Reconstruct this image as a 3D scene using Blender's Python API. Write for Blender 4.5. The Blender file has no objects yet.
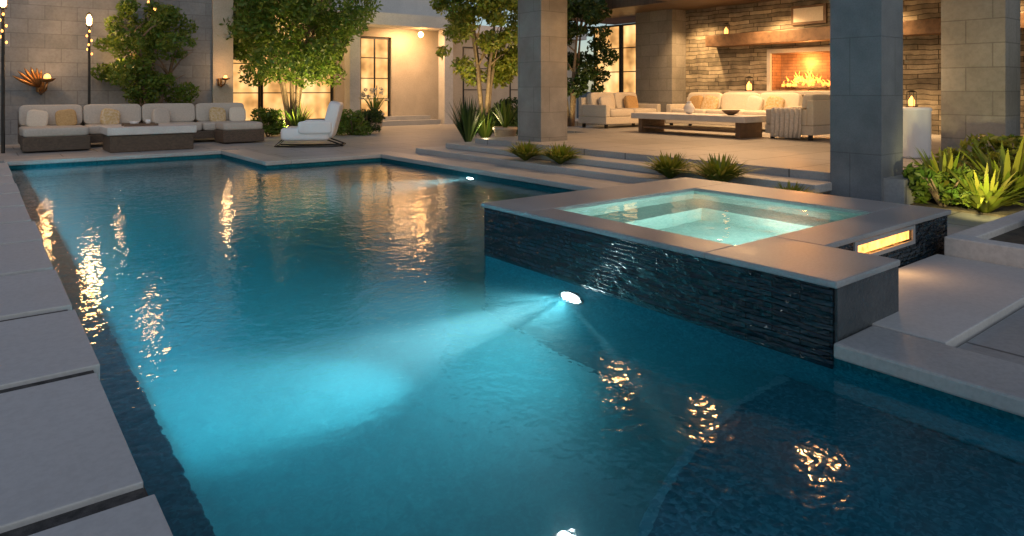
import bpy, math, random
import numpy as np
from mathutils import Vector, Matrix
R=random.Random(7)
sc=bpy.context.scene
col=sc.collection
# ------------------------------------------------------------------ materials
def nm(name):
    m=bpy.data.materials.new(name); m.use_nodes=True
    nt=m.node_tree; b=nt.nodes['Principled BSDF']
    return m,nt,nt.nodes,nt.links,b
def ramp(nt,fac,stops):
    r=nt.nodes.new('ShaderNodeValToRGB'); nt.links.new(fac,r.inputs[0])
    e=r.color_ramp.elements
    e[0].position=stops[0][0]; e[0].color=(*stops[0][1],1)
    e[1].position=stops[-1][0]; e[1].color=(*stops[-1][1],1)
    for p,c in stops[1:-1]:
        x=e.new(p); x.color=(*c,1)
    return r.outputs[0]
def noise(nt,vec,scale,detail=3,rough=.6,dist=0):
    n=nt.nodes.new('ShaderNodeTexNoise'); n.inputs['Scale'].default_value=scale
    n.inputs['Detail'].default_value=detail; n.inputs['Roughness'].default_value=rough
    n.inputs['Distortion'].default_value=dist
    nt.links.new(vec,n.inputs['Vector']); return n.outputs['Fac']
def mixc(nt,a,b,fac,mode='MIX'):
    m=nt.nodes.new('ShaderNodeMix'); m.data_type='RGBA'; m.blend_type=mode
    for s,i in ((fac,0),(a,6),(b,7)):
        if isinstance(s,(int,float)): m.inputs[i].default_value=s
        elif isinstance(s,tuple): m.inputs[i].default_value=(*s,1)
        else: nt.links.new(s,m.inputs[i])
    return m.outputs[2]
def mth(nt,op,a,b=None):
    m=nt.nodes.new('ShaderNodeMath'); m.operation=op
    for s,i in ((a,0),(b,1)):
        if s is None: continue
        if isinstance(s,(int,float)): m.inputs[i].default_value=s
        else: nt.links.new(s,m.inputs[i])
    return m.outputs[0]
def pos(nt): return nt.nodes.new('ShaderNodeNewGeometry').outputs['Position']
def proc(name,c1,c2,scale=3,rough=.6,bump=.15,metal=0,brick=None,rvar=.15,spec=.5,bdist=.01,dark=.14,fine=14):
    m,nt,N,Lk,b=nm(name); p=pos(nt)
    n1=noise(nt,p,scale); n2=noise(nt,p,scale*fine,3)
    c=ramp(nt,n1,[(.3,c1),(.7,c2)])
    c=mixc(nt,c,(.0,.0,.0),mth(nt,'MULTIPLY',ramp(nt,n2,[(.35,(1,1,1)),(.6,(0,0,0))]),dark))
    h=mth(nt,'ADD',mth(nt,'MULTIPLY',n1,.5),mth(nt,'MULTIPLY',n2,.5))
    if brick:
        w,hh,mo,mc,plane,var=brick
        s=N.new('ShaderNodeSeparateXYZ'); Lk.new(p,s.inputs[0]); cb=N.new('ShaderNodeCombineXYZ')
        if plane=='xy': Lk.new(s.outputs[0],cb.inputs[0]); Lk.new(s.outputs[1],cb.inputs[1])
        else:
            Lk.new(mth(nt,'ADD',s.outputs[0],s.outputs[1]),cb.inputs[0])
            zz=s.outputs[2]
            if name=='ledger_stone': zz=mth(nt,'ADD',zz,mth(nt,'MULTIPLY',noise(nt,p,1.6,2),.12))
            Lk.new(zz,cb.inputs[1])
        bt=N.new('ShaderNodeTexBrick'); Lk.new(cb.outputs[0],bt.inputs['Vector'])
        bt.inputs['Scale'].default_value=1; bt.inputs['Brick Width'].default_value=w
        bt.inputs['Row Height'].default_value=hh; bt.inputs['Mortar Size'].default_value=mo
        bt.inputs['Mortar Smooth'].default_value=.2
        if name=='ledger_stone': bt.offset=.37; bt.offset_frequency=3; bt.squash=1.7; bt.squash_frequency=2
        bt.inputs['Color1'].default_value=(1-var,)*3+(1,); bt.inputs['Color2'].default_value=(1,1,1,1)
        bt.inputs['Mortar'].default_value=(mc,mc,mc,1)
        bt.inputs['Bias'].default_value=0
        c=mixc(nt,c,bt.outputs['Color'],1.0,'MULTIPLY')
        h=mth(nt,'ADD',mth(nt,'MULTIPLY',h,.35),mth(nt,'MULTIPLY',bt.outputs['Color'],.8))
    Lk.new(c,b.inputs['Base Color'])
    rr=mth(nt,'ADD',mth(nt,'MULTIPLY',n1,rvar*2),rough-rvar); Lk.new(rr,b.inputs['Roughness'])
    b.inputs['Metallic'].default_value=metal; b.inputs['Specular IOR Level'].default_value=spec
    bu=N.new('ShaderNodeBump'); bu.inputs['Strength'].default_value=bump; bu.inputs['Distance'].default_value=bdist
    Lk.new(h,bu.inputs['Height']); Lk.new(bu.outputs[0],b.inputs['Normal'])
    return m
def emis(name,c,s,vary=None):
    m,nt,N,Lk,b=nm(name)
    b.inputs['Base Color'].default_value=(*c,1); b.inputs['Emission Color'].default_value=(*c,1)
    b.inputs['Emission Strength'].default_value=s
    if vary:
        n=noise(nt,pos(nt),vary,3); cc=ramp(nt,n,[(.3,tuple(x*.3 for x in c)),(.65,c)])
        Lk.new(cc,b.inputs['Emission Color'])
    return m
def leafmat(name,c1,c2,tr=.4):
    m,nt,N,Lk,b=nm(name)
    g=N.new('ShaderNodeNewGeometry')
    c=ramp(nt,g.outputs['Random Per Island'],[(0,c1),(1,c2)])
    c=mixc(nt,c,(.02,.03,.01),mth(nt,'MULTIPLY',noise(nt,g.outputs['Position'],1.7,2),.5))
    Lk.new(c,b.inputs['Base Color']); b.inputs['Roughness'].default_value=.45
    t=N.new('ShaderNodeBsdfTranslucent'); Lk.new(c,t.inputs['Color'])
    mx=N.new('ShaderNodeMixShader'); mx.inputs[0].default_value=tr
    Lk.new(b.outputs[0],mx.inputs[1]); Lk.new(t.outputs[0],mx.inputs[2])
    Lk.new(mx.outputs[0],N['Material Output'].inputs['Surface'])
    return m
M={}
M['paver']=proc('paver_stone',(.50,.495,.48),(.57,.565,.55),.9,.6,.14,fine=40,dark=.09)
M['coping']=proc('coping_stone',(.38,.38,.375),(.48,.475,.46),1.5,.42,.2,fine=30)
M['deck']=proc('deck_paving',(.34,.34,.335),(.44,.43,.415),1.1,.5,.25,brick=(1.25,.85,.012,.35,'xy',.12),fine=30)
M['spastone']=proc('spa_stone',(.26,.275,.285),(.36,.37,.375),2,.36,.12,fine=30)
M['spadark']=proc('dark_wet_stone',(.035,.045,.05),(.08,.09,.095),3,.07,.5,rvar=.04)
M['gravel']=proc('dark_gravel',(.03,.03,.028),(.13,.12,.11),26,.9,.8,dark=.3)
M['soil']=proc('soil',(.05,.04,.03),(.12,.1,.07),12,.95,.8)
M['ashlar']=proc('ashlar_wall',(.19,.205,.22),(.28,.295,.31),1.5,.75,.4,brick=(.62,.32,.008,.6,'v',.22))
M['pier']=proc('pier_stone',(.24,.235,.22),(.34,.33,.31),1.5,.7,.4,brick=(.62,.32,.008,.6,'v',.2))
M['column']=proc('column_stone',(.17,.185,.20),(.27,.285,.295),3,.45,.3,brick=(.95,.62,.005,.6,'v',.14),fine=20)
M['column2']=proc('column_warm_lit_stone',(.26,.245,.22),(.38,.355,.32),3,.5,.3,brick=(.8,.45,.006,.6,'v',.16),fine=20)  # left column's warm lamplight is put into this stone colour
M['ledger']=proc('ledger_stone',(.20,.175,.135),(.52,.46,.35),3.2,.8,1.0,brick=(.62,.105,.008,.15,'v',.55),bdist=.06)
M['beige']=proc('beige_stucco',(.44,.38,.30),(.52,.46,.37),2,.85,.2)
M['white']=proc('white_render',(.55,.54,.52),(.65,.63,.6),2,.8,.1)
M['wood']=proc('dark_wood',(.10,.06,.035),(.2,.12,.07),7,.5,.3)
M['ceil']=proc('ceiling_wood',(.10,.065,.04),(.16,.10,.06),3,.5,.3,brick=(3,.14,.006,.3,'xy',.2))
M['wicker']=proc('brown_wicker',(.12,.085,.06),(.22,.16,.115),40,.6,1,brick=(.04,.02,.003,.4,'v',.4))
M['metal']=proc('dark_metal',(.03,.03,.03),(.05,.05,.05),9,.4,.05,metal=.7)
M['bronze']=proc('bronze',(.35,.16,.06),(.5,.26,.1),9,.35,.2,metal=.9)
M['fab']=proc('beige_fabric',(.46,.43,.38),(.55,.51,.46),30,.9,.3)
M['cream']=proc('cream_fabric',(.62,.57,.48),(.70,.65,.56),30,.9,.3)
M['throw']=proc('woven_throw',(.6,.56,.5),(.78,.74,.68),30,.95,.5,brick=(.09,9,.014,.6,'v',.0))
M['tan']=proc('tan_fabric',(.42,.27,.12),(.55,.38,.18),30,.9,.3)
M['ochre']=proc('ochre_patterned_fabric',(.5,.33,.1),(.7,.6,.45),22,.9,.3)
M['whitep']=proc('white_shell',(.75,.75,.76),(.80,.80,.80),3,.35,.03,dark=.02)
M['bark']=proc('bark',(.13,.09,.06),(.26,.19,.13),14,.8,.8)
M['pot']=proc('pot_stone',(.36,.3,.24),(.48,.42,.34),8,.7,.3)
M['conc']=proc('pale_concrete',(.58,.56,.54),(.68,.66,.63),4,.6,.2)
M['leafA']=leafmat('leaf_bright',(.08,.19,.02),(.22,.29,.04))
M['leafB']=leafmat('leaf_dark',(.03,.08,.02),(.09,.15,.035))
M['leafC']=leafmat('leaf_yellow_green',(.17,.27,.02),(.40,.38,.06))
M['petal']=leafmat('white_petal',(.7,.68,.6),(.8,.78,.74))
M['lamp']=emis('lamp_glow',(1,.42,.10),3.5)
M['bulb']=emis('bulb_glow',(1,.50,.16),38)
M['slot']=emis('fire_slot_glow',(1,.40,.09),4.2,14)
M['uw']=emis('underwater_lens',(.85,.98,1),40)
M['flame']=emis('flame',(1,.38,.07),3.0,9)
M['black']=proc('firebrick_lining',(.22,.12,.07),(.34,.2,.12),6,.8,.3,brick=(.22,.075,.006,.4,'v',.3))
def glow_window():
    m,nt,N,Lk,b=nm('lit_window_glass'); p=pos(nt)
    s=N.new('ShaderNodeSeparateXYZ'); Lk.new(p,s.inputs[0])
    w=mth(nt,'MULTIPLY',mth(nt,'ADD',s.outputs[0],s.outputs[1]),17)
    cur=mth(nt,'ADD',mth(nt,'MULTIPLY',mth(nt,'SINE',w),.12),.85)
    n=noise(nt,p,.9,3)
    c=ramp(nt,n,[(.32,(.20,.08,.02)),(.5,(.75,.38,.12)),(.68,(1,.62,.26))])
    c=mixc(nt,c,cur,1.0,'MULTIPLY')
    Lk.new(c,b.inputs['Emission Color']); b.inputs['Emission Strength'].default_value=1.8
    b.inputs['Base Color'].default_value=(.02,.02,.02,1); b.inputs['Roughness'].default_value=.05
    return m
M['win']=glow_window()
def mosaic(name,c1,c2,c3,scale,rough=.6):
    m,nt,N,Lk,b=nm(name); p=pos(nt)
    v=N.new('ShaderNodeTexVoronoi'); v.inputs['Scale'].default_value=scale; Lk.new(p,v.inputs['Vector'])
    s=N.new('ShaderNodeSeparateColor'); Lk.new(v.outputs['Color'],s.inputs[0])
    c=ramp(nt,s.outputs[0],[(0,c1),(.5,c2),(1,c3)])
    c=mixc(nt,c,(0,.02,.04),mth(nt,'MULTIPLY',noise(nt,p,.7,3),.45))
    Lk.new(c,b.inputs['Base Color']); b.inputs['Roughness'].default_value=rough; b.inputs['Specular IOR Level'].default_value=.12
    return m
M['mosaic']=mosaic('pool_mosaic',(.003,.105,.14),(.008,.15,.19),(.022,.215,.27),75)
M['shelfmos']=mosaic('shelf_mosaic',(.006,.10,.15),(.015,.16,.22),(.05,.26,.34),75)
M['nosing']=mosaic('nosing_mosaic',(.04,.23,.30),(.07,.31,.38),(.12,.40,.48),75)
M['spamos']=mosaic('spa_mosaic',(.36,.56,.51),(.43,.63,.58),(.5,.70,.65),60)
def spatile():
    m,nt,N,Lk,b=nm('dark_split_tile'); p=pos(nt)
    s=N.new('ShaderNodeSeparateXYZ'); Lk.new(p,s.inputs[0]); cb=N.new('ShaderNodeCombineXYZ')
    Lk.new(mth(nt,'ADD',s.outputs[0],s.outputs[1]),cb.inputs[0])
    wob=mth(nt,'MULTIPLY',noise(nt,p,5,2),.02)
    Lk.new(mth(nt,'ADD',s.outputs[2],wob),cb.inputs[1])
    bt=N.new('ShaderNodeTexBrick'); Lk.new(cb.outputs[0],bt.inputs['Vector']); bt.inputs['Scale'].default_value=1
    bt.inputs['Brick Width'].default_value=.3; bt.inputs['Row Height'].default_value=.028; bt.inputs['Mortar Size'].default_value=.003
    bt.inputs['Color1'].default_value=(.004,.012,.02,1); bt.inputs['Color2'].default_value=(.014,.034,.05,1); bt.inputs['Mortar'].default_value=(.002,.003,.004,1)
    Lk.new(bt.outputs['Color'],b.inputs['Base Color']); b.inputs['Roughness'].default_value=.08
    sx=N.new('ShaderNodeVectorMath'); sx.operation='MULTIPLY'; sx.inputs[1].default_value=(8,8,20); Lk.new(p,sx.inputs[0])
    h=mth(nt,'ADD',mth(nt,'MULTIPLY',noise(nt,sx.outputs[0],1,2),2.2),mth(nt,'MULTIPLY',bt.outputs['Fac'],-.35))
    bu=N.new('ShaderNodeBump'); bu.inputs['Strength'].default_value=1; bu.inputs['Distance'].default_value=.018
    Lk.new(h,bu.inputs['Height']); Lk.new(bu.outputs[0],b.inputs['Normal'])
    return m
M['spatile']=spatile()
def water(name,sc1,dist,tint=(.75,.97,1),fine=.3,big=0,rough=.03,fs=3.6):
    m,nt,N,Lk,b=nm(name); p=pos(nt)
    b.inputs['Base Color'].default_value=(*tint,1); b.inputs['Transmission Weight'].default_value=1
    b.inputs['Roughness'].default_value=rough; b.inputs['IOR'].default_value=1.333
    n=mth(nt,'ADD',noise(nt,p,sc1,1,.5,.3),mth(nt,'MULTIPLY',noise(nt,p,sc1*fs,1,.5,.2),fine))
    if big: n=mth(nt,'ADD',n,mth(nt,'MULTIPLY',noise(nt,p,1.1,1),big))
    bu=N.new('ShaderNodeBump'); bu.inputs['Strength'].default_value=1; bu.inputs['Distance'].default_value=dist
    Lk.new(n,bu.inputs['Height']); Lk.new(bu.outputs[0],b.inputs['Normal'])
    return m
M['water']=water('pool_water',4.6,.0048,big=.5,fine=.5,rough=.07,fs=4.2)
M['spawater']=water('spa_water',5,.003,(.94,1,.99))
def volmat():
    m=bpy.data.materials.new('water_haze'); m.use_nodes=True; nt=m.node_tree
    nt.nodes.remove(nt.nodes['Principled BSDF'])
    v=nt.nodes.new('ShaderNodeVolumeScatter'); v.inputs['Color'].default_value=(.38,.88,.97,1); v.inputs['Density'].default_value=.18; v.inputs['Anisotropy'].default_value=.1
    nt.links.new(v.outputs[0],nt.nodes['Material Output'].inputs['Volume']); return m
M['vol']=volmat()
# ------------------------------------------------------------------ mesh builder
class MB:
    def __init__(s): s.v=[];s.f=[];s.m=[]
    def add(s,vs,fs,mi=0):
        o=len(s.v); s.v+=[tuple(v) for v in vs]; s.f+=[tuple(i+o for i in f) for f in fs]; s.m+=[mi]*len(fs)
    def box(s,x0,x1,y0,y1,z0,z1,mi=0):
        s.add([(x0,y0,z0),(x1,y0,z0),(x1,y1,z0),(x0,y1,z0),(x0,y0,z1),(x1,y0,z1),(x1,y1,z1),(x0,y1,z1)],
              [(0,3,2,1),(4,5,6,7),(0,1,5,4),(1,2,6,5),(2,3,7,6),(3,0,4,7)],mi); return s
    def tube(s,pts,rad,n=8,mi=0):
        pts=[Vector(p) for p in pts]; vs=[];fs=[]
        if isinstance(rad,(int,float)): rad=[rad]*len(pts)
        for i,p in enumerate(pts):
            d=(pts[min(i+1,len(pts)-1)]-pts[max(i-1,0)]).normalized()
            a=d.cross(Vector((0,0,1))); 
            if a.length<1e-3: a=Vector((1,0,0))
            a.normalize(); b=d.cross(a).normalized()
            for k in range(n):
                t=2*math.pi*k/n; vs.append(p+(a*math.cos(t)+b*math.sin(t))*rad[i])
        for i in range(len(pts)-1):
            for k in range(n):
                k2=(k+1)%n; fs.append((i*n+k,i*n+k2,(i+1)*n+k2,(i+1)*n+k))
        fs.append(tuple(range(n))[::-1]); fs.append(tuple((len(pts)-1)*n+k for k in range(n)))
        s.add(vs,fs,mi); return s
    def lathe(s,c,prof,n=20,mi=0):
        vs=[];fs=[]
        for r,z in prof:
            for k in range(n):
                t=2*math.pi*k/n; vs.append((c[0]+r*math.cos(t),c[1]+r*math.sin(t),c[2]+z))
        for i in range(len(prof)-1):
            for k in range(n):
                k2=(k+1)%n; fs.append((i*n+k,i*n+k2,(i+1)*n+k2,(i+1)*n+k))
        fs.append(tuple(range(n))[::-1]); fs.append(tuple((len(prof)-1)*n+k for k in range(n)))
        s.add(vs,fs,mi); return s
    def sell(s,c,abc,e=.35,rot=None,mi=0,n=24,m=14):
        def sp(x,e): return math.copysign(abs(x)**e,x)
        vs=[];fs=[]
        for i in range(m+1):
            ph=-math.pi/2+math.pi*i/m
            for k in range(n):
                th=2*math.pi*(k+.5)/n
                v=Vector((abc[0]*sp(math.cos(ph),e)*sp(math.cos(th),e),abc[1]*sp(math.cos(ph),e)*sp(math.sin(th),e),abc[2]*sp(math.sin(ph),e if e>.5 else max(e,.45))))
                if rot: v=rot@v
                vs.append(v+Vector(c))
        for i in range(m):
            for k in range(n):
                k2=(k+1)%n; fs.append((i*n+k,i*n+k2,(i+1)*n+k2,(i+1)*n+k))
        s.add(vs,fs,mi); return s
    def build(s,name,mats,parent=None,world=False,bevel=0,smooth=False):
        me=bpy.data.meshes.new(name)
        v=s.v
        if world and parent is not None:
            l=parent.location; v=[(a[0]-l[0],a[1]-l[1],a[2]-l[2]) for a in v]
        me.from_pydata(v,[],s.f)
        if not isinstance(mats,(list,tuple)): mats=[mats]
        for x in mats: me.materials.append(M[x] if isinstance(x,str) else x)
        me.polygons.foreach_set('material_index',s.m)
        if smooth: me.polygons.foreach_set('use_smooth',[True]*len(s.f))
        me.update()
        o=bpy.data.objects.new(name,me); col.objects.link(o)
        if parent is not None: o.parent=parent
        if bevel:
            b=o.modifiers.new('bevel','BEVEL'); b.width=bevel; b.segments=2; b.limit_method='ANGLE'
        return o
def thing(name,loc,label,cat,rot=0,group=None):
    e=bpy.data.objects.new(name,None); e.location=loc; e.rotation_euler=(0,0,math.radians(rot)); e.empty_display_size=.2
    col.objects.link(e); e['label']=label; e['category']=cat
    if group: e['group']=group
    return e
def tag(o,label,cat,group=None):
    o['label']=label;o['category']=cat
    if group:o['group']=group
    return o
def structure(o): o['kind']='structure'; return o
def copy_thing(src,loc,rot=0,scale=1,label=None):
    n=src.copy(); col.objects.link(n); n.location=loc; n.rotation_euler=(0,0,math.radians(rot)); n.scale=(scale,)*3
    if label: n['label']=label
    def rec(a,b):
        for c in list(a.children):
            d=c.copy(); col.objects.link(d); d.parent=b; rec(c,d)
    rec(src,n); return n
def lamp(kind,loc,energy,color,size=.1,target=None,spot=None,blend=.5,name='lamp'):
    l=bpy.data.lights.new(name,kind); l.energy=energy; l.color=color
    if kind=='AREA': l.size=size
    elif kind!='SUN': l.shadow_soft_size=size
    if spot: l.spot_size=math.radians(spot); l.spot_blend=blend
    o=bpy.data.objects.new(name,l); col.objects.link(o); o.location=loc
    if target is not None:
        o.rotation_euler=(Vector(target)-Vector(loc)).to_track_quat('-Z','Y').to_euler()
    return o
WARM=(1,.54,.21)
# ------------------------------------------------------------------ ground with the pool cut out
xs=[-300,.42,3.2,3.8,5.75,5.9,300]; ys=[-300,-1.5,1.6,4.4,11.4,14,300]
def void(x,y):
    if .42<x<3.2 and -1.5<y<14: return True
    if 3.2<x<3.8 and 1.6<y<14: return True
    if 3.8<x<5.75 and 1.6<y<11.4: return True
    if 5.75<x<5.9 and 4.4<y<11.4: return True
    return False
g=MB()
for i in range(len(xs)-1):
    for j in range(len(ys)-1):
        if void((xs[i]+xs[i+1])/2,(ys[j]+ys[j+1])/2): continue
        g.add([(xs[i],ys[j],.05),(xs[i+1],ys[j],.05),(xs[i+1],ys[j+1],.05),(xs[i],ys[j+1],.05)],[(0,1,2,3)])
structure(g.build('ground','gravel'))
# pool
OUT=[(.42,-1.5),(3.2,-1.5),(3.2,4.4),(5.9,4.4),(5.9,11.4),(3.8,11.4),(3.8,14),(.42,14)]
pool=thing('swimming_pool',(2.5,6,-1.4),'L-shaped swimming pool with dark teal mosaic and underwater lights','pool')
b=MB(); n=len(OUT)
b.add([(x,y,-1.4) for x,y in OUT],[tuple(range(n))])
for i in range(n):
    a,c=OUT[i],OUT[(i+1)%n]
    b.add([(a[0],a[1],-1.4),(c[0],c[1],-1.4),(c[0],c[1],.049),(a[0],a[1],.049)],[(3,2,1,0)])
b.build('basin','mosaic',pool,True)
b=MB(); b.box(.425,.62,-1.49,13.99,-1.39,-.30); b.build('ledge','mosaic',pool,True,.01)
cx,cy=3.1,-1.2
def arc(r): return [(cx+.09*(k==0)+r*math.cos(math.pi/2+math.radians(53)*k/48),cy+r*math.sin(math.pi/2+math.radians(53)*k/48)) for k in range(49)]
b=MB(); pts=arc(3.05)+[(.67,-1.48),(3.19,-1.48)]
m_=len(pts); b.add([(x,y,-1.39) for x,y in pts]+[(x,y,-.36) for x,y in pts],[tuple(m_+k for k in range(m_))]+[(k,(k+1)%m_,m_+(k+1)%m_,m_+k) for k in range(m_)])
sh=b.build('entry_shelf','shelfmos',pool,True)
b=MB(); p0=arc(3.06); p1=arc(3.02)
for k in range(48):
    b.add([(*p0[k],-.385),(*p0[k+1],-.385),(*p1[k+1],-.355),(*p1[k],-.355),(*p0[k],-.355),(*p0[k+1],-.355)],[(4,5,2,3),(0,1,5,4)])
b.v=[(a[0]-2.5,a[1]-6,a[2]+1.4) for a in b.v]; b.build('nosing','nosing',sh)
def fixture(p,d,parent,r=1.0):
    d=Vector(d).normalized(); p=Vector(p)
    b=MB(); b.tube([p,p+d*.015],.095*r,24); 
    ring=b.build('pool_light','metal',parent,True)
    b=MB(); b.tube([p+d*.016,p+d*.028],[.075*r,.06*r],24); o=b.build('lens','uw',ring)
    l=parent.location; o.data.transform(Matrix.Translation(-l)); 
fixture((3.198,3.4,-.36),(-1,0,0),pool,1.2)
fixture((5.898,8.5,-.26),(-1,0,0),pool)
fixture((2.10,2.25,-1.4),(0,0,1),pool,.6)
UW=(.78,.97,1)
lamp('SPOT',(3.14,3.42,-.36),190,(.55,.95,1),.03,(2.3,3.8,-1.25),130,1,'underwater_spot')
lamp('SPOT',(3.12,3.43,-.36),1150,UW,.03,(2.12,3.84,-.98),36,1,'underwater_spot')
lamp('SPOT',(3.12,3.38,-.38),260,UW,.01,(2.93,2.5,-.98),9,1,'underwater_spot')
lamp('SPOT',(5.8,8.5,-.26),420,UW,.03,(3.8,8.6,-.5),60,1,'underwater_spot')
lamp('SPOT',(1.8,-1.4,-.15),135,(.03,.52,.85),.1,(1.9,2.6,-.9),160,1,'underwater_spot')  # added ambient light on the unseen near end, lifts the blue glow
st_=lamp('AREA',(.63,8.2,-.2),140,(.03,.56,.76),.1,name='underwater_fill'); st_.data.shape='RECTANGLE'  # added unseen fill, spreads even teal light from the left wall
st_.rotation_euler=(0,math.radians(-82),0); st_.data.size=.1; st_.data.size_y=11.0
w=MB(); w.add([(x,y,0) for x,y in OUT],[tuple(range(n))]); structure(w.build('water','water'))
VO=[(.40,-1.52),(3.22,-1.52),(3.22,4.38),(5.92,4.38),(5.92,11.42),(3.82,11.42),(3.82,14.02),(.40,14.02)]
w=MB(); w.add([(x,y,-1.45) for x,y in VO]+[(x,y,-.004) for x,y in VO],[tuple(range(n))[::-1],tuple(n+k for k in range(n))]+[(k,(k+1)%n,n+(k+1)%n,n+k) for k in range(n)])
structure(w.build('water','vol'))
# coping round the pool
cp=MB()
cp.box(.38,3.84,13.97,14.42,.045,.118)
cp.box(3.77,4.2,11.37,13.97,.045,.118)
cp.box(4.2,6.3,11.37,11.8,.045,.118)
cp.box(5.87,6.3,4.45,11.37,.045,.118)
cp.box(3.15,3.55,-1.5,1.58,.045,.118)
structure(cp.build('pool_coping','coping',bevel=.012))
# terrace
d=MB()
d.box(6.3,7.6,4.43,11.8,.03,.1); d.box(5.78,7.6,2.0,4.43,.03,.1)
d.box(4.2,22,11.8,21,.03,.1); d.box(-3,4.2,14.42,21,.03,.1)
d.box(3.55,5.45,.17,1.23,.02,.085)
structure(d.build('terrace','deck'))
structure(MB().box(-1.6,.405,-1.4,14.0,.02,.080).build('gravel_strip','gravel'))
# left pavers
yy=-.9; k=0
while yy<14.0:
    ln=min(1.04 if k%3 else 1.12,14.0-yy)
    o=MB().box(-.9+R.uniform(-.02,.02),.425+R.uniform(-.02,.012),yy+.045,yy+ln-.045,.02,.102+R.uniform(-.003,.003)).build('paving_slab','paver',bevel=.005)
    tag(o,'large pale grey stone paving slab beside the pool','paving slab','paving slabs along the pool edge'); yy+=ln; k+=1
for (a,c,y0,y1,lb) in ((3.56,5.44,1.25,1.97,'grey stone paving slab beside the raised spa'),(3.56,5.44,-.6,.15,'grey stone paving slab set in gravel by the pool')):
    o=MB().box(a,c,y0,y1,.02,.121).build('paving_slab','paver',bevel=.006); tag(o,lb,'paving slab')
# ------------------------------------------------------------------ spa
spa=thing('raised_spa',(4.4,3.1,.05),'raised square hot tub with dark split tile and stone coping','hot tub')
b=MB()
b.box(3.188,3.44,1.6,4.408,-.06,.365); b.box(3.44,5.72,3.91,4.408,-.06,.365); b.box(5.21,5.72,2.29,3.91,-.025,.365)
b.box(3.44,3.85,1.6,2.29,-.025,.365)
b.box(3.85,5.72,2.0,2.29,-.025,.25); b.box(3.85,4.28,2.0,2.29,.25,.365); b.box(5.08,5.72,2.0,2.29,.25,.365); b.box(4.28,5.08,2.12,2.29,.25,.365)
b.build('wall','spatile',spa,True)
b=MB()
b.box(3.17,3.46,2.31,3.89,.366,.40); b.box(3.17,5.76,3.89,4.43,.366,.40); b.box(5.19,5.76,2.31,3.89,.366,.40)
b.box(3.86,5.76,1.985,2.31,.366,.40); b.box(3.17,3.86,1.57,2.31,.366,.40)
b.build('coping','spastone',spa,True,.008)
b=MB(); b.box(3.202,3.865,1.583,1.597,-.05,.365); b.build('end_cladding','spadark',spa,True)
b=MB(); b.box(3.44,5.21,2.29,3.91,-.56,-.5)
b.box(3.445,3.8,2.295,3.905,-.5,-.03); b.box(4.85,5.205,2.295,3.905,-.5,-.03); b.box(3.8,4.85,3.55,3.905,-.5,-.03)
b.box(3.441,3.459,2.3,3.9,-.03,.365);b.box(5.191,5.209,2.3,3.9,-.03,.365);b.box(3.459,5.191,3.891,3.909,-.03,.365);b.box(3.459,5.191,2.291,2.309,-.5,.365)
b.build('basin','spamos',spa,True,.03)
b=MB(); b.add([(3.46,2.31,.372),(5.19,2.31,.372),(5.19,3.89,.372),(3.46,3.89,.372)],[(0,1,2,3)]); structure(b.build('water','spawater'))
b=MB(); b.box(4.285,5.075,2.012,2.11,.27,.33); b.build('fire_slot','slot',spa,True)
b=MB(); b.box(4.24,5.12,1.988,1.999,.338,.364); b.box(4.24,5.12,1.988,1.999,.236,.262); b.box(4.24,4.278,1.988,1.999,.262,.338); b.box(5.082,5.12,1.988,1.999,.262,.338); b.build('slot_frame','spastone',spa,True)
lamp('AREA',(4.68,1.97,.29),.8,WARM,.08,(4.68,.8,-.1),name='slot_light')
lamp('SPOT',(4.35,2.345,.12),100,(.8,1,.91),.02,(4.35,3.5,-.35),165,1,name='spa_light')
# planter beside spa
b=MB(); b.box(5.45,5.6,-.6,1.93,.04,.25); b.box(5.6,8.8,1.78,1.93,.04,.25); b.box(8.8,8.95,-.6,1.93,.04,.25)
pl=b.build('planter_wall','white',bevel=.01); tag(pl,'low white rendered planter wall beside the hot tub','planter')
structure(MB().box(5.6,8.8,-.6,1.78,.04,.2).build('planting_bed','soil'))
structure(MB().box(7.6,12,1.95,3.0,.04,.12).build('planting_bed','soil'))
# ------------------------------------------------------------------ patio platform and steps
structure(MB().box(6.62,10.6,4.0,11.4,.05,.19).build('step','coping',bevel=.012))
structure(MB().box(7.04,10.5,3.72,11.0,.19,.285).build('step','coping',bevel=.012))
p=MB(); p.box(7.45,10.5,3.0,10.6,.05,.38); p.box(10.5,17,2.4,12.6,.05,.38); p.box(13.8,17,12.6,15.8,.05,.38)
structure(p.build('patio','deck'))
# ------------------------------------------------------------------ pavilion
pav=thing('pavilion',(11.5,7,.38),'open stone pavilion with square columns and lit stacked-stone wall','pavilion')
MB().box(7.85,8.48,9.15,9.8,.375,3.5).build('column','column2',pav,True)
MB().box(7.4,7.92,3.2,3.74,.05,3.5).build('column','column',pav,True)
MB().box(14.9,15.8,11.9,13.2,.375,3.5).build('pier','pier',pav,True)
MB().box(10.5,11.1,3.0,3.75,.11,3.5).build('pier','pier',pav,True)
r=MB(); r.box(7.1,17,2.6,11,3.5,3.95); r.box(13.6,17,11,16,3.5,3.95); r.build('roof',['ceil'],pav,True)
MB().box(7.0,17.1,2.5,2.7,3.3,4.05).build('beam','wood',pav,True)
MB().box(7.2,7.5,2.7,11.1,3.35,3.499).build('beam','wood',pav,True)
FY0,FY1=7.75,9.3
w=MB(); w.box(15.5,15.9,2.6,FY0,.375,3.5); w.box(15.5,15.9,FY1,11.9,.375,3.5); w.box(15.5,15.9,FY0,FY1,.375,1.3); w.box(15.5,15.9,FY0,FY1,2.2,3.5)
w.build('back_wall','ledger',pav,True)
fp=MB().box(15.15,15.498,7.0,10.1,.38,1.18).build('fireplace','ledger',pav,True)
l=pav.location
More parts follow.
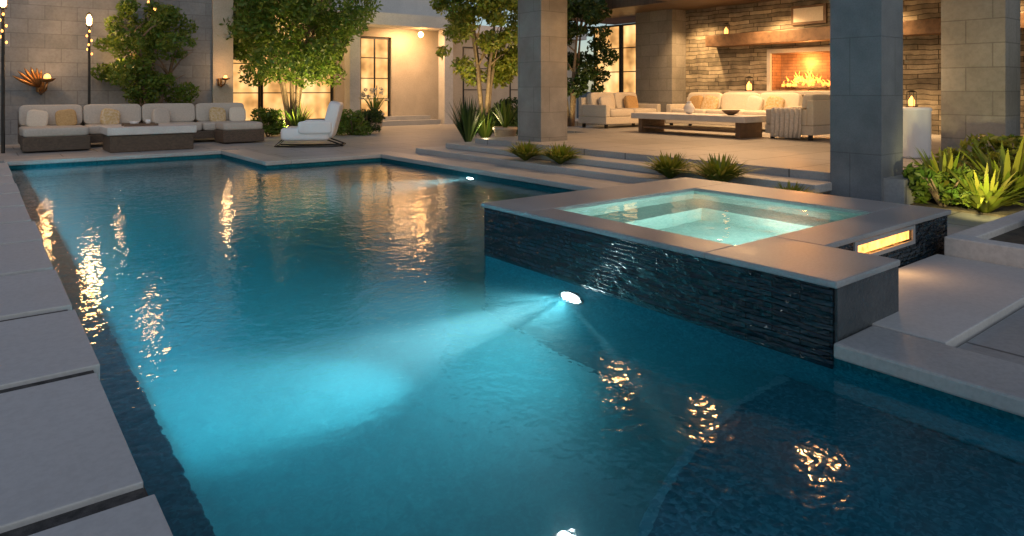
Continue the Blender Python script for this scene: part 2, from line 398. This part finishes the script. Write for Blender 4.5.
def wsub(mb,name,mats,par,**k):
    mb.v=[(a[0]-l[0],a[1]-l[1],a[2]-l[2]) for a in mb.v]; return mb.build(name,mats,par,**k)
wsub(MB().box(15.0,15.498,6.9,10.2,1.18,1.27),'hearth','coping',fp,bevel=.01)
wsub(MB().box(15.0,15.498,3.2,10.9,2.42,2.72),'mantel','wood',fp,bevel=.012)
sr=MB(); sr.box(15.44,15.498,FY0-.1,FY0,1.275,2.3); sr.box(15.44,15.498,FY1,FY1+.1,1.275,2.3); sr.box(15.44,15.498,FY0,FY1,2.2,2.3)
wsub(sr,'surround','coping',fp)
fb=MB(); fb.box(15.88,15.898,FY0,FY1,1.3,2.2); fb.box(15.501,15.88,FY0+.001,FY0+.02,1.3,2.2); fb.box(15.501,15.88,FY1-.02,FY1-.001,1.3,2.2); fb.box(15.501,15.88,FY0+.02,FY1-.02,2.18,2.199)
wsub(fb,'firebox','black',fp)
for k in range(5):
    wsub(MB().tube([(15.6+.04*k,7.95+.1*k,1.36+.05*(k%2)),(15.62+.03*k,8.75+.1*k,1.37+.06*(k%3))],.045,8),'log','bark',fp)
fl=MB()
for k in range(30):
    y=7.95+k*.04+R.uniform(-.03,.03); h=R.uniform(.15,.55)*(1-abs(k-14.5)/20); pts=[]
    x=15.62+R.uniform(-.04,.18); ph=R.uniform(0,6)
    pts=[(x,y+.045*math.sin(ph+j*.9)*(j/5),1.38+h*j/6) for j in range(7)]
    q=.6+h*.7
    fl.tube(pts,[.04*q,.055*q,.048*q,.036*q,.024*q,.012*q,.002],8)
wsub(fl,'flame','flame',fp,smooth=True)
def framed(parent,x0,x1,y0,y1,z0,z1,axis,name='window',nu=2,nv=3,mat='metal',pane='win'):
    def B(mb,u0,u1,w0,w1,d0,d1):
        if axis=='y': mb.box(u0,u1,y0+d0,y0+d1,w0,w1)
        else: mb.box(x0+d0,x0+d1,u0,u1,w0,w1)
    U0,U1=(x0,x1) if axis=='y' else (y0,y1)
    f=MB(); t=.055
    B(f,U0,U0+t,z0,z1,0,.08);B(f,U1-t,U1,z0,z1,0,.08);B(f,U0+t,U1-t,z0,z0+t,0,.08);B(f,U0+t,U1-t,z1-t,z1,0,.08)
    for i in range(1,nu): u=U0+(U1-U0)*i/nu; B(f,u-.025,u+.025,z0+t,z1-t,.005,.07)
    for j in range(1,nv): z=z0+(z1-z0)*j/nv; B(f,U0+t,U1-t,z-.015,z+.015,.01,.06)
    o=f.build(name,mat,parent,True)
    q=MB()
    B(q,U0+t,U1-t,z0+t,z1-t,.035,.045)
    lo=parent.location; q.v=[(a[0]-lo[0],a[1]-lo[1],a[2]-lo[2]) for a in q.v]
    q.build('pane',pane,o); return o
framed(pav,15.5,0,13.25,14.3,.4,3.3,'x',nu=1,nv=4)
framed(pav,15.5,0,14.35,15.5,.4,3.3,'x',nu=1,nv=4)
pc=thing('framed_picture',(15.45,8.3,2.85),'small framed abstract picture hung above the fireplace','picture')
MB().box(15.43,15.495,7.9,8.75,2.85,3.3).build('frame','wood',pc,True); MB().box(15.42,15.43,7.96,8.69,2.91,3.24).build('canvas','cream',pc,True)
# pendant lamps along pavilion front
pd=thing('pendant_lamp',(8.7,8.1,3.5),'round warm pendant lamp hanging from the pavilion ceiling','lamp',group='pendant lamps under the pavilion roof')
MB().tube([(0,0,-.12),(0,0,0)],.008,6).build('cord','metal',pd); MB().lathe((0,0,-.3),[(.03,0),(.07,.03),(.09,.09),(.07,.15),(.03,.18)],16).build('globe','bulb',pd,smooth=True)
for y in (6.3,4.5): copy_thing(pd,(8.7,y,3.5))
copy_thing(pd,(12.0,20.3,3.4),label='round warm pendant lamp hanging under the house porch')
for y in (8.1,6.3,4.5): lamp('SPOT',(8.7,y,3.15),105,WARM,.05,(7.8,y,0),135,.9,name='pendant_light')
for y in (4.4,6.6,8.9,11.2): lamp('SPOT',(14.6,y,3.42),440,(1,.58,.24),.06,(15.4,y,1.2),100,.9,'wall_wash')
lamp('AREA',(12.8,8.6,3.4),230,(1,.58,.27),2.0,(12.8,8.6,0),name='ceiling_glow')
lamp('POINT',(15.68,8.5,1.95),45,(1,.4,.1),.08,name='fire_light')
lamp('POINT',(15.2,8.5,1.7),40,(1,.4,.1),.1,name='fire_light')
lamp('POINT',(10.0,4.4,1.6),26,WARM,.1,name='candle_light')
# ------------------------------------------------------------------ furniture
def sofa(name,loc,rot,L,nseat,label,base='wicker',cush='cream',arms=True,depth=.95,h=.85,e_=.22):
    e=thing(name,loc,label,'sofa',rot)
    MB().box(-L/2,L/2,-depth/2,depth/2,.1,.27).build('base',base,e,bevel=.015)
    for sx in (-1,1):
        for sy in (-1,1): MB().box(sx*(L/2-.1)-.03,sx*(L/2-.1)+.03,sy*(depth/2-.1)-.03,sy*(depth/2-.1)+.03,0,.1).build('leg','metal',e)
    MB().box(-L/2,L/2,depth/2-.12,depth/2,.272,h-.12).build('backrest',base,e,bevel=.02)
    iw=L
    if arms:
        iw=L-.3
        for sx in (-1,1): 
            a=sx*(L/2-.075); MB().box(a-.07,a+.07,-depth/2+.01,depth/2-.122,.272,.56).build('armrest',base,e,bevel=.02)
    cw=iw/nseat
    for i in range(nseat):
        cx=-iw/2+cw*(i+.5)
        MB().sell((cx,-.08,.36),(cw/2-.004,depth/2-.07,.1),.16,mi=0).build('seat_cushion',cush,e,smooth=True)
        MB().sell((cx,depth/2-.22,h-.22),(cw/2-.006,.1,.22),e_,Matrix.Rotation(-.18+R.uniform(-.04,.04),3,'X')).build('back_cushion',cush,e,smooth=True)
    return e
def pillow(loc,rot,mat,lab,s=.22,grp='scatter cushions on the outdoor sofas'):
    o=MB().sell((0,0,0),(s,.07,s),.5).build('throw_pillow',mat,smooth=True); o.location=loc; o.rotation_euler=(math.radians(-18),math.radians(R.uniform(-12,12)),math.radians(rot)); tag(o,lab,'cushion',grp)
s1=sofa('sectional_sofa',(2.95,17.0,.1),0,4.5,4,'long beige sectional sofa with brown wicker base by stone wall',cush='fab',arms=False,h=.88,depth=1.0,e_=.16)
for (a,c) in ((-2.25,-1.15),(1.35,2.25)):
    MB().box(a,c,-1.25,-.52,.03,.30).build('base','wicker',s1,bevel=.015)
    MB().sell(((a+c)/2,-.86,.38),((c-a)/2-.01,.36,.09),.16).build('seat_cushion','fab',s1,smooth=True)
for i,(x,mt) in enumerate(((1.0,'cream'),(1.5,'tan'),(2.3,'ochre'),(3.3,'fab'),(4.5,'ochre'),(4.95,'cream'))):
    pillow((x,16.95,.70),R.uniform(-14,14),mt,{'cream':'cream scatter cushion on the beige sectional sofa','tan':'tan scatter cushion on the beige sectional sofa','ochre':'ochre patterned scatter cushion on the beige sectional sofa','fab':'beige scatter cushion on the beige sectional sofa'}[mt],.19)
ot=thing('coffee_table',(2.75,15.35,.1),'low woven grey-brown coffee table with pale stone top','table')
MB().box(-.74,.74,-.48,.48,.0,.33).build('base','wicker',ot,bevel=.02)
MB().box(-.79,.79,-.53,.53,.332,.48).build('table_top','conc',ot,bevel=.02)
tr=thing('serving_tray',(2.6,15.35,.58),'small dark tray with glass bowls on the coffee table','tray')
b=MB(); b.box(-.3,.3,-.18,.18,0,.02); b.box(-.3,.3,-.18,-.165,.02,.05); b.box(-.3,.3,.165,.18,.02,.05); b.build('tray_base','wood',tr)
MB().lathe((-.1,0,.02),[(.03,0),(.07,.02),(.09,.07),(.085,.07),(.02,.03)],14).build('bowl','whitep',tr,smooth=True)
MB().lathe((.15,.03,.02),[(.03,0),(.05,.05),(.045,.1),(.04,.1),(.02,.03)],14).build('cup','whitep',tr,smooth=True)
s2=sofa('outdoor_sofa',(14.0,9.35,.38),-90,3.3,3,'long low cream cushioned outdoor sofa near the fireplace',base='cream',h=.85)
for y,mt in ((10.4,'tan'),(10.0,'ochre'),(8.8,'cream'),(8.3,'ochre')): pillow((13.95,y,.96),-90+R.uniform(-10,10),mt,{'tan':'tan','cream':'cream','ochre':'ochre patterned'}[mt]+' scatter cushion on the cream sofa',.2)
s3=sofa('outdoor_sofa',(12.7,11.75,.38),0,2.0,2,'cream two-seat outdoor sofa at the patio edge',base='cream',h=.85)
for x,mt in ((12.2,'cream'),(13.1,'tan')): pillow((x,11.75,.96),R.uniform(-10,10),mt,{'tan':'tan','cream':'cream'}[mt]+' scatter cushion on the two-seat sofa',.2)
s4=sofa('armchair',(12.3,6.75,.38),180,1.0,1,'cream outdoor armchair with striped throw over its arm',base='cream'); s4['category']='armchair'
th=MB(); th_v=[];th_f=[]; PR=[(.2,.47),(.30,.50),(.34,.58),(.43,.59),(.51,.57),(.52,.42),(.525,.25),(.54,.04)]
for j in range(31):
    for k,(x,z) in enumerate(PR):
        th_v.append((x+.014*math.sin(j*1.3+k*.2)*(k>3)+.008,-.33+.6*j/30,z+.006*math.sin(j*1.1)))
K=len(PR)
for j in range(30):
    for k in range(K-1): a=j*K+k; th_f.append((a,a+1,a+K+1,a+K))
th.add(th_v,th_f); o=th.build('throw_blanket','throw',smooth=True); o.location=(12.3,6.75,.38); o.rotation_euler=(0,0,math.pi); so=o.modifiers.new('s','SOLIDIFY'); so.thickness=.012; tag(o,'pale striped throw draped over the armchair arm','blanket')
ct=thing('coffee_table',(11.7,8.7,.38),'long low coffee table with thick pale top','table')
MB().box(-.45,.45,-1.4,1.4,.30,.42).build('table_top','conc',ct,bevel=.012)
for sy in (-1.2,1.2): MB().box(-.38,.38,sy-.05,sy+.05,0,.299).build('leg','wood',ct,bevel=.006)
MB().box(-.36,.36,-1.14,1.14,.10,.14).build('shelf','wood',ct,bevel=.005)
vs=MB().lathe((0,0,0),[(.05,0),(.10,.05),(.12,.12),(.07,.2),(.04,.24),(.05,.26)],18).build('vase','whitep',smooth=True); vs.location=(11.7,8.9,.803); tag(vs,'small rounded white vase on the long coffee table','vase')
bw=MB().lathe((0,0,0),[(.05,0),(.13,.04),(.18,.1),(.17,.1),(.1,.045),(.02,.03)],18).build('bowl','wood',smooth=True); bw.location=(11.7,7.9,.803); tag(bw,'shallow dark wooden bowl on the long coffee table','bowl')
dt=MB().lathe((0,0,0),[(.20,0),(.225,.01),(.23,.03),(.23,.62),(.24,.64),(.24,.67),(.22,.685)],36).build('drum_side_table','whitep',smooth=True); dt.location=(10.05,3.95,.38); tag(dt,'pale round drum side table beside a column','side table')
cn=thing('candle_lantern',(10.05,3.95,1.066),'small glowing candle lantern on the drum table','lantern')
MB().lathe((0,0,0),[(.07,0),(.07,.012)],14).build('lantern_base','metal',cn); MB().lathe((0,0,.013),[(.035,0),(.038,.08),(.02,.11),(.004,.14)],12).build('candle','lamp',cn,smooth=True)
b=MB()
for k in range(4): a=math.pi/4+k*math.pi/2; b.tube([(.06*math.cos(a),.06*math.sin(a),.012),(.06*math.cos(a),.06*math.sin(a),.2)],.004,6)
b.lathe((0,0,.2),[(.07,0),(.02,.03)],14); b.build('lantern_frame','metal',cn)
copy_thing(cn,(15.2,10.4,2.722),scale=1.3,label='small glowing candle lantern on the wooden mantel')
copy_thing(cn,(15.22,9.75,1.272),scale=1.6,label='glowing candle lantern on the hearth beside the fire')
# lounge chair
lc=thing('lounge_chair',(5.65,14.0,.1),'white upright lounge chair on low dark sled base','lounge chair',rot=-30)
MB().sell((-.12,0,.28),(.50,.38,.14),.2).build('seat',"whitep",lc,smooth=True)
MB().sell((.40,0,.58),(.13,.38,.38),.22,Matrix.Rotation(.25,3,'Y')).build('backrest','whitep',lc,smooth=True)
for sy in (-1,1): MB().sell((.08,sy*.36,.42),(.34,.07,.13),.25).build('armrest','whitep',lc,smooth=True)
b=MB()
for y in (-.25,.25): b.tube([(-.55,y,.2),(-.75,y,.03),(-.3,y,.014),(.4,y,.014),(.65,y,.03),(.2,y,.2)],.016,8)
b.tube([(-.72,-.25,.03),(-.72,.25,.03)],.012,8); b.tube([(.62,-.25,.025),(.62,.25,.025)],.012,8); b.build('sled_frame','metal',lc,smooth=True)
# ------------------------------------------------------------------ garden wall and house
gw=MB().box(-6,4.8,18.6,18.95,.05,4.3).build('garden_wall','ashlar'); tag(gw,'tall grey stone block garden wall behind the sofa','wall')
MB_=MB().box(-6.05,4.79,18.55,19.0,4.3,4.38).build('wall_cap','coping',gw)
hs=thing('house',(10,22,.1),'beige modern house with lit windows and white flat roof','house')
w=MB()
H=3.4
def wallx(x0,x1,z0,z1): w.box(x0,x1,21,21.3,z0,z1)
wallx(5.3,5.7,.05,4.2); wallx(9.2,10.1,.05,H); wallx(11.25,20,.05,H); wallx(5.7,9.2,3.0,4.2); wallx(5.7,9.2,.05,.3)
wallx(10.1,11.25,3.1,H)
w.box(5.3,5.6,21.3,27,.05,4.2); w.box(5.6,20,26.7,27,.05,4.2)
w.build('wall','beige',hs,True)
MB().box(4.802,5.3,18.5,19.1,.05,4.3).build('pier','beige',hs,True)
MB().box(9.35,9.7,20.2,20.6,.1,H).build('pillar','white',hs,True)
MB().box(12.9,13.25,20.2,20.6,.1,H).build('pillar','white',hs,True)
r=MB(); r.box(9.1,13.7,19.9,27.1,3.402,3.8); r.box(5.0,9.1,20.6,27.1,4.202,4.5); r.box(13.7,20.3,20.7,27.1,3.402,3.7); r.box(9.5,14.5,22.5,26.5,3.8,6.2); r.build('roof','white',hs,True)
for i in range(3): framed(hs,5.72+i*1.16,5.72+i*1.16+1.12,21.12,0,.32,2.98,'y',nu=1,nv=3)
dr=framed(hs,10.12,11.23,21.1,0,.3,3.08,'y',name='door',nu=2,nv=4)
hl=MB().tube([(10.72,21.04,1.1),(10.72,21.04,1.45)],.015,8); hl.v=[(a[0]-10,a[1]-22,a[2]-.1) for a in hl.v]; hl.build('handle','metal',dr)
st=MB(); st.box(9.75,12.8,20.3,21,.1,.26); st.box(9.9,12.6,20.65,20.99,.26,.4); st.build('step','coping',hs,True)
for x in (14.2,16.4): framed(hs,x,x+1.2,20.98,0,.5,2.9,'y',nu=1,nv=3)
lamp('AREA',(11.6,20.2,3.35),150,(1,.56,.25),1.2,(11.7,20.7,0),name='porch_light')
lamp('AREA',(7.4,20.3,4.0),100,(1,.56,.25),.8,(7.4,21,1),name='eave_light')
lamp('POINT',(15.5,18.5,2.6),80,WARM,.2,name='eave_light')
# wall sconces (curved arm, glowing bowl)
def sconce(loc,lab,s=1,wings=False):
    e=thing('wall_sconce',loc,lab,'wall light',group='curved bronze wall lights')
    MB().lathe((0,0,0),[(.05,-.1),(.06,0),(.05,.1)],12).build('backplate','bronze',e)
    MB().tube([(0,-.03,-.06),(.0,-.14,-.12),(.05,-.24,-.06),(.07,-.26,.04)],[.02,.022,.02,.015],8).build('arm','bronze',e,smooth=True)
    MB().lathe((.07,-.26,.04),[(.02,0),(.07,.02),(.11,.06),(.105,.06),(.04,.03)],16).build('bowl','bronze',e,smooth=True)
    MB().sell((.07,-.26,.11),(.045,.045,.06),1.0).build('bulb','lamp',e,smooth=True)
    if wings:
        b=MB()
        for k in range(6):
            a=.3+k*.28; L_=.34-.03*k; pts=[(-.02-L_*t*math.cos(a),-.1-.08*t,-.02+L_*t*math.sin(a)+.06*t*t) for t in (0,.3,.6,.85,1)]
            b.tube(pts,[.02,.032,.03,.018,.003],6)
        b.build('wing','bronze',e,smooth=True)
    e.scale=(s,)*3
    lamp('POINT',(loc[0]+.07,loc[1]-.45*s,loc[2]+.28*s),13,WARM,.05,name='sconce_light'); return e
sconce((2.6,18.55,1.75),'curved bronze wall light glowing on the stone wall'); sconce((1.15,18.55,1.4),'bird-like bronze wall ornament with glowing bowl on stone wall',1.5,True); sconce((4.95,18.45,1.5),'curved bronze wall light on the beige pier')
# pole lanterns
pl=thing('lantern_post',(2.0,17.75,.1),'slim dark post wrapped with small glowing bulbs behind sofa','lamp post',group='lantern posts')
MB().tube([(0,0,0),(0,0,2.6)],[.03,.025],10).build('post','metal',pl)
MB().lathe((0,0,2.63),[(.02,0),(.045,.04),(.05,.16),(.02,.24)],12).build('lamp_glass','bulb',pl,smooth=True)
b=MB(); b.lathe((0,0,2.6),[(.06,0),(.06,.03)],12); b.lathe((0,0,2.88),[(.06,0),(.01,.05)],12)
for k in range(4): a=k*math.pi/2; b.tube([(.058*math.cos(a),.058*math.sin(a),2.63),(.058*math.cos(a),.058*math.sin(a),2.88)],.004,6)
b.build('lantern_frame','metal',pl)
for k in range(6): MB().sell((.05*math.cos(k*2.2),.05*math.sin(k*2.2),2.0+k*.1),(.02,.02,.028),1.0,n=10,m=6).build('bulb','lamp',pl,smooth=True)
copy_thing(pl,(.42,16.1,.1),0,1.05,'slim dark lantern post beside the end of sofa')
copy_thing(pl,(3.35,18.35,.1),0,1.58,'tall slim lantern post rising behind the small garden tree')
lamp('POINT',(2.0,17.45,2.9),45,WARM,.1,name='lantern_light'); lamp('POINT',(.42,15.8,3.0),25,WARM,.1,name='lantern_light')
# ------------------------------------------------------------------ vegetation
def leaves(mb,clumps,n,size,seed,mi=0):
    rg=np.random.default_rng(seed)
    cl=np.array(clumps,float); wts=cl[:,3]**2; wts/=wts.sum()
    idx=rg.choice(len(cl),n,p=wts)
    d=rg.normal(size=(n,3)); d/=np.linalg.norm(d,axis=1)[:,None]
    rr=rg.uniform(.35,1.08,n)**.7
    c=cl[idx,:3]+d*(cl[idx,3]*rr)[:,None]*np.array([1,1,.75])
    a=rg.normal(size=(n,3)); a/=np.linalg.norm(a,axis=1)[:,None]
    b_=np.cross(a,rg.normal(size=(n,3))); b_/=np.linalg.norm(b_,axis=1)[:,None]
    s=size*rg.uniform(.6,1.3,n)[:,None]
    V=np.stack([c-a*s,c+b_*s*.42,c+a*s,c-b_*s*.42],1).reshape(-1,3)
    o=len(mb.v); mb.v+=[tuple(x) for x in V.tolist()]
    mb.f+=[(o+4*i,o+4*i+1,o+4*i+2,o+4*i+3) for i in range(n)]; mb.m+=[mi]*n
def tree(loc,label,h0,h1,rad,ntr,nleaf,leaf,mat,seed,nclump=38,group=None):
    rg=random.Random(seed); e=thing('tree',loc,label,'tree',group=group)
    tb=MB(); tips=[]
    for k in range(ntr):
        a=2*math.pi*k/ntr+rg.uniform(-.5,.5); sp=rad*rg.uniform(.25,.6)
        pts=[]; 
        for j in range(7):
            t=j/6; pts.append((math.cos(a)*(.05+sp*t**1.3)+rg.uniform(-.05,.05)*t,math.sin(a)*(.05+sp*t**1.3)+rg.uniform(-.05,.05)*t,t*(h0+(h1-h0)*.6)))
        r0=.075 if ntr>1 else .1
        tb.tube(pts,[r0*(1-.8*j/6) for j in range(7)],8); tips+=pts[3:]
        for q in range(6):
            s=Vector(pts[rg.choice([3,4,5,6])]); aa=rg.uniform(0,6.28)
            en=s+Vector((math.cos(aa)*rad*.5,math.sin(aa)*rad*.5,rg.uniform(.3,.9)*(h1-h0)*.35)); md=(s+en)/2+Vector((0,0,.08))
            tb.tube([s,md,en],[.028,.018,.006],6); tips.append(tuple(en))
    tb.build('trunk','bark',e,smooth=True)
    cl=[]
    for k in range(nclump):
        t=rg.random(); z=h0+(h1-h0)*t
        rr=rad*math.sqrt(max(.05,1-((t-.45)/.62)**2))*math.sqrt(rg.random()); a=rg.uniform(0,6.28)
        cl.append((math.cos(a)*rr,math.sin(a)*rr,z,rad*rg.uniform(.16,.34)))
    for t in tips[-8:]: cl.append((t[0],t[1],t[2],rad*.2))
    cb=MB(); leaves(cb,cl,nleaf,leaf,seed); cb.build('crown',mat,e); return e
tree((3.25,17.9,.1),'small rounded garden tree lit against grey stone wall',1.0,3.2,1.0,3,8500,.06,'leafA',1,50)
tree((6.9,18.6,.1),'multi-trunk ornamental tree with bright leaves lit from below',1.6,5.4,2.0,5,30000,.08,'leafA',2,100)
tree((11.0,15.2,.1),'slender multi-trunk tree with warm uplighting near patio',1.5,5.2,1.3,4,16000,.075,'leafC',3,65)
tree((13.0,13.9,.1),'dark leafy tree growing behind the pavilion column',1.2,4.8,1.2,3,12000,.08,'leafB',4,50)
for (x,y,en) in ((3.3,17.35,110),(6.4,17.4,480),(7.5,17.5,400),(10.3,14.2,340),(12.5,13.2,80)):
    lamp('SPOT',(x,y,.55 if x<4 else .2),en,(1,.74,.30),.05,(x+.1,y+.9,3.0),110,.8,'tree_uplight')
def blades(mb,c,n,ln,wd,spread,seed,droop=.5,up=1.0):
    rg=random.Random(seed)
    for i in range(n):
        a=rg.uniform(0,6.28); L_=ln*rg.uniform(.6,1.1); s=spread*rg.uniform(.2,1)
        dx,dy=math.cos(a),math.sin(a); px,py=-dy,dx; v=[]
        ns=6
        for j in range(ns+1):
            t=j/ns; r_=L_*s*t+.02; z=L_*up*(t-droop*s*t*t)
            ww=wd*math.sin(math.pi*(.12+.88*t))*.5+.001 if t<1 else .001
            x=c[0]+dx*r_; y=c[1]+dy*r_
            v.append((x+px*ww,y+py*ww,c[2]+z)); v.append((x-px*ww,y-py*ww,c[2]+z))
        mb.add(v,[(2*j,2*j+1,2*j+3,2*j+2) for j in range(ns)])
def strappy(name,label,n,ln,wd,spread,mat,seed,loc,droop=.6,up=1,cat='plant',group=None):
    b=MB(); blades(b,(0,0,0),n,ln,wd,spread,seed,droop,up); o=b.build(name,mat,smooth=True); o.location=loc; tag(o,label,cat,group); return o
G='strappy plants along the patio steps'
a=strappy('strappy_plant','low clump of green strap leaves at patio step',300,.42,.032,1.2,'leafC',5,(6.8,8.3,.188),.5,.85,group=G)
for i,(x,y,s) in enumerate(((6.9,7.6,1.0),(6.85,5.5,1.05),(6.8,4.74,1.15),(6.6,3.75,.8))):
    c=a.copy(); col.objects.link(c); c.location=(x,y,.188 if y>4 else .098); c.scale=(s,)*3; c.rotation_euler=(0,0,i*1.3)
def shrub(loc,label,rx,h,n,leaf,mat,seed):
    rg=random.Random(seed); e=thing('shrub',loc,label,'shrub')
    tb=MB()
    for k in range(6):
        a=rg.uniform(0,6.28); tb.tube([(0,0,-.03),(math.cos(a)*rx*.3,math.sin(a)*rx*.3,h*.4),(math.cos(a)*rx*.6,math.sin(a)*rx*.6,h*.75)],[.02,.014,.006],6)
    tb.build('stem','bark',e)
    cl=[]
    for k in range(16):
        a=rg.uniform(0,6.28); r_=rx*math.sqrt(rg.random())*.8; cl.append((math.cos(a)*r_,math.sin(a)*r_,h*rg.uniform(.2,.85),rx*rg.uniform(.25,.4)))
    cb=MB(); leaves(cb,cl,n,leaf,seed); cb.build('foliage',mat,e); return e
shrub((5.9,17.6,.1),'rounded green shrub lit at the foot of tree',.5,.7,2200,.05,'leafA',11)
shrub((7.9,16.9,.1),'low green shrub edging the terrace',.65,.6,2600,.05,'leafA',12)
shrub((8.5,17.3,.1),'low green shrub edging the terrace',.5,.7,2000,.05,'leafB',13)
shrub((9.6,12.4,.1),'dense green shrub beside the patio steps',.8,1.0,3500,.06,'leafB',14)
shrub((-.3,16.8,.1),'dark shrub beside the sectional sofa',.6,1.0,2200,.06,'leafB',15)
shrub((7.75,2.75,.11),'bushy green shrub at the foot of column',.38,.4,1300,.05,'leafA',16)
shrub((8.8,2.85,.11),'lit yellow-green shrub by the pavilion',.45,.5,1700,.055,'leafC',17)
shrub((9.4,2.5,.11),'leafy green shrub by the pavilion',.6,.8,2400,.06,'leafC',18)
shrub((6.6,1.2,.19),'low green shrub in white planter',.4,.4,1500,.045,'leafB',19)
shrub((7.3,1.2,.19),'low green shrub in white planter',.45,.5,1500,.045,'leafA',20)
strappy('strap_leaf_plant','tall yellow-green strap-leaved plant lit from below',90,.85,.06,1.05,'leafC',21,(8.25,2.35,.11),.62)
strappy('strap_leaf_plant','yellow-green strap-leaved plant lit from below',100,.58,.045,1.2,'leafC',22,(7.65,2.35,.11),.6)
strappy('strap_leaf_plant','arching yellow-green strap-leaved plant in the bed',90,.68,.05,1.1,'leafC',27,(8.1,2.85,.11),.58)
strappy('strap_leaf_plant','spreading strap-leaved plant in white planter',110,.36,.03,1.0,'leafA',23,(6.2,1.2,.19),.6)
strappy('ornamental_grass','tall dark arching ornamental grass beside the patio',160,1.1,.035,.5,'leafB',24,(8.25,12.0,.1),.5)
strappy('ornamental_grass','tall arching ornamental grass beside the patio',120,.9,.035,.6,'leafA',25,(9.0,12.4,.1),.5)
strappy('ornamental_grass','clump of arching grass under the tree',100,.9,.035,.6,'leafA',26,(6.9,18.2,.1),.5)
lamp('SPOT',(6.7,2.1,.45),200,(1,.82,.34),.04,(8.4,2.55,.5),76,1,'plant_uplight')
lamp('POINT',(8.5,11.7,.5),20,(1,.75,.4),.05,name='plant_uplight')
def pot(loc,label,seed,r=.26,h=.5,mat='leafA',flowers=False):
    e=thing('potted_plant',loc,label,'potted plant')
    MB().lathe((0,0,0),[(r*.62,0),(r*.75,.02),(r,h*.85),(r*1.08,h*.86),(r*1.08,h),(r*.92,h),(r*.88,h*.9)],24).build('pot','pot',e,smooth=True)
    b=MB(); blades(b,(0,0,h*.88),60,.7,.04,.6,seed,.5); b.build('foliage',mat,e)
    if flowers:
        rg=random.Random(3); b=MB(); leaves(b,[(rg.uniform(-.35,.35),rg.uniform(-.35,.35),h+rg.uniform(.35,.75),.07) for _ in range(14)],420,.035,5); b.build('blossom','petal',e)
    return e
pot((8.75,11.35,.1),'beige stone pot with arching green leaves',31,.24,.42)
pot((9.6,19.0,.1),'beige pot with white flowers by the house door',32,.28,.5,flowers=True)
def hedge(x0,x1,y0,y1,z1,n,seed,label):
    rg=np.random.default_rng(seed); e=thing('hedge',((x0+x1)/2,(y0+y1)/2,.05),label,'hedge')
    cl=[]
    for k in range(90): cl.append((rg.uniform(x0,x1)-(x0+x1)/2,rg.uniform(y0,y1)-(y0+y1)/2,rg.uniform(.2,z1),.45))
    cb=MB(); leaves(cb,cl,n,.085,seed); cb.build('foliage','leafB',e)
    tb=MB()
    for k in range(8):
        x=(x0-x1)/2+(x1-x0)*(k+.5)/8; tb.tube([(x,0,0),(x+.1,0,z1*.7)],[.04,.015],6)
    tb.build('stem','bark',e)
hedge(10,17,.6,1.9,2.8,15000,41,'tall dark clipped hedge beside the pavilion')
# ------------------------------------------------------------------ light, sky, camera
W=bpy.data.worlds.new('World'); sc.world=W; W.use_nodes=True; nt=W.node_tree
sk=nt.nodes.new('ShaderNodeTexSky'); sk.sky_type='NISHITA'; sk.sun_disc=False
sk.sun_elevation=math.radians(25); sk.sun_rotation=math.radians(200); sk.air_density=1.0; sk.dust_density=.6; sk.ozone_density=1.0
nt.links.new(sk.outputs[0],nt.nodes['Background'].inputs[0]); nt.nodes['Background'].inputs[1].default_value=.078
su=lamp('SUN',(0,0,20),.3,(1,.96,.9),name='sun'); su.data.angle=math.radians(30)
az=math.radians(200); el=math.radians(40)
dv=Vector((math.sin(az)*math.cos(el),math.cos(az)*math.cos(el),math.sin(el)))
su.rotation_euler=(-dv).to_track_quat('-Z','Y').to_euler()
cam=bpy.data.cameras.new('camera'); co=bpy.data.objects.new('camera',cam); col.objects.link(co)
co.location=(0,0,1.3); co.rotation_euler=(math.radians(90),0,math.radians(-38.2))
cam.lens=24; cam.sensor_width=36; cam.shift_y=-.174; cam.clip_end=800; cam.clip_start=.05
sc.camera=co
sc.view_settings.view_transform='Standard'; sc.view_settings.look='None'; sc.view_settings.exposure=0
